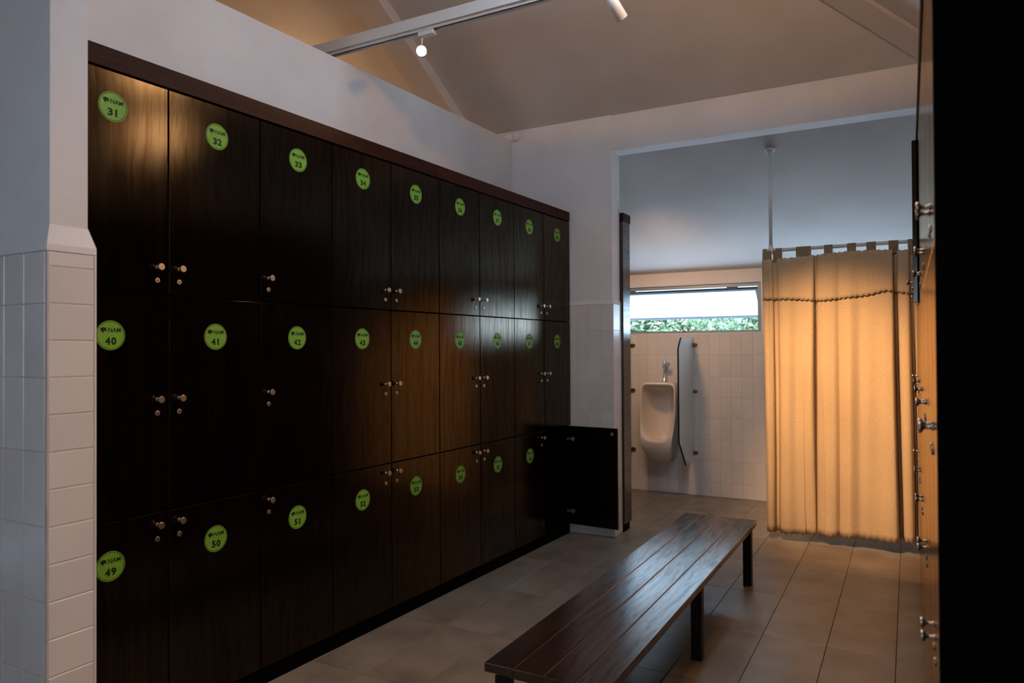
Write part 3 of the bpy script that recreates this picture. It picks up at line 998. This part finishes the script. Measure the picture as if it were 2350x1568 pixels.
lathe(bm, [(0, .026), (.006, .026), (.012, .02), (.055, .013), (.06, .011), (.13, .011), (.135, .015), (.15, .017), (.185, .017), (.192, .012), (.21, .012), (.214, .004)], (0, -.06, 1.079), (0, 0, 1), 18)
obj('flush_pipe', mesh('flush_pipe', bm, 'chrome'), ur)
bm = bmesh.new()
lathe(bm, [(0, .026), (.006, .024), (.008, .010), (.058, .010)], (0, 0, 1.246), (0, -1, 0), 16)
lathe(bm, [(.012, .010), (.03, .010), (.032, .021), (.055, .023), (.06, .018)], (0, -.06, 1.246), (.8, -.5, 0), 16)
obj('flush_valve', mesh('flush_valve', bm, 'chrome'), ur)
bm = bmesh.new(); lathe(bm, [(0, .028), (.012, .026), (.02, .012)], (0, -.20, 1.058), (0, 0, -1), 16)
obj('spray_head', mesh('spray_head', bm, 'chrome'), ur)


def privacy_panel(x, label, clip_side):
    e = empty('privacy_screen', (x, YF - .011, 0)); tag(e, label, 'screen', 'urinal privacy screens')
    prof = [(-.004, 1.50), (-.41, 1.493), (-.50, 1.398), (-.495, .557), (-.27, .322), (-.004, .335)]
    bm = bmesh.new(); prism(bm, prof, -.005, .005, 'X')
    obj('panel', mesh('screen_panel', bm, 'panelglass'), e)
    # dark edge band along the free edges
    bm = bmesh.new(); t = .006
    cx = sum(p[0] for p in prof) / 6; cz = sum(p[1] for p in prof) / 6
    for p, q in list(zip(prof, prof[1:]))[1:4]:
        d = Vector((q[0] - p[0], q[1] - p[1])).normalized(); n_ = Vector((d.y, -d.x))
        if n_.dot(Vector((p[0] - cx, p[1] - cz))) < 0: n_ = -n_
        prism(bm, [(p[0], p[1]), (q[0], q[1]), (q[0] + n_.x * t, q[1] + n_.y * t), (p[0] + n_.x * t, p[1] + n_.y * t)], -.0065, .0065, 'X')
    obj('edge_band', mesh('edge_band', bm, 'black'), e)
    for zc in (1.43, .985, .40):
        bm = bmesh.new()
        box(bm, -.012, .012, -.028, -.0005, zc - .018, zc + .018, 0, .003)
        pts = [(.012, -.018), (.028, -.018)] + [(.028 + .018 * math.cos(a), .018 * math.sin(a)) for a in [(-math.pi / 2 + math.pi * k / 8) for k in range(1, 8)]] + [(.028, .018), (.012, .018)]
        prism(bm, [(p[0] * clip_side, zc + p[1]) for p in pts], -.010, -.0005, 'Y')
        obj('clip', mesh('clip', bm, 'clip'), e)
    return e


privacy_panel(-1.815, 'frosted privacy screen with dark edge, to the right of the urinal', 1)
privacy_panel(-2.435, 'frosted privacy screen to the left of the urinal, beside the cabinet', 1)


# ------------------------------------------------------------------ trees outside the window
def tree(x, y, h, r, n, seed, label):
    rnd = random.Random(seed)
    e = empty('tree', (x, y, -3)); tag(e, label, 'tree', 'trees outside the window')
    bm = bmesh.new(); lathe(bm, [(0, .22), (1.5, .16), (h - r, .10), (h - .2, .03)], (0, 0, 0), (0, 0, 1), 10)
    for k in range(5):
        a = rnd.uniform(0, math.tau); lathe(bm, [(0, .06), (r * .8, .02)], (0, 0, h - r * 1.1), (math.cos(a), math.sin(a), .7), 6)
    obj('trunk', mesh('trunk', bm, 'bark'), e)
    bm = bmesh.new()
    blobs = []
    for k in range(26):
        a = rnd.uniform(0, math.tau); q = r * rnd.uniform(.25, .85)
        blobs.append((Vector((math.cos(a) * q, math.sin(a) * q, h - r * .9 + rnd.uniform(-.7, .5) * r)), r * rnd.uniform(.28, .45)))
    for k in range(n):
        c, br = rnd.choice(blobs)
        d = Vector((rnd.gauss(0, 1), rnd.gauss(0, 1), rnd.gauss(.25, 1))).normalized()
        p = c + d * br * rnd.uniform(.75, 1.0)
        nrm = (d + Vector((rnd.uniform(-.6, .6), rnd.uniform(-.6, .6), rnd.uniform(0, .8)))).normalized()
        a = nrm.orthogonal().normalized(); a = Matrix.Rotation(rnd.uniform(0, 6.3), 3, nrm) @ a; b = nrm.cross(a)
        L_ = rnd.uniform(.035, .075)
        v = [bm.verts.new(p + a * L_), bm.verts.new(p + b * L_ * .42 + nrm * .01), bm.verts.new(p - a * L_), bm.verts.new(p - b * L_ * .42 + nrm * .01)]
        bm.faces.new(v)
    me = bpy.data.meshes.new('foliage'); bm.to_mesh(me); bm.free(); me.materials.append(MAT['leaf'])
    f = obj('foliage', me, e); f['kind'] = 'stuff'


TREES = [(-6.3, 13.5, 5.7, 1.6, 'leafy green tree at the left end of the window view'),
         (-3.6, 11.5, 5.6, 1.3, 'pale green tree in the middle of the window view'),
         (-2.6, 14.2, 5.9, 1.5, 'dense green tree at the right end of the window view')]
for k, (x, y, h, r, lb) in enumerate(TREES): tree(x, y, h, r, 9000, 11 + k, lb)
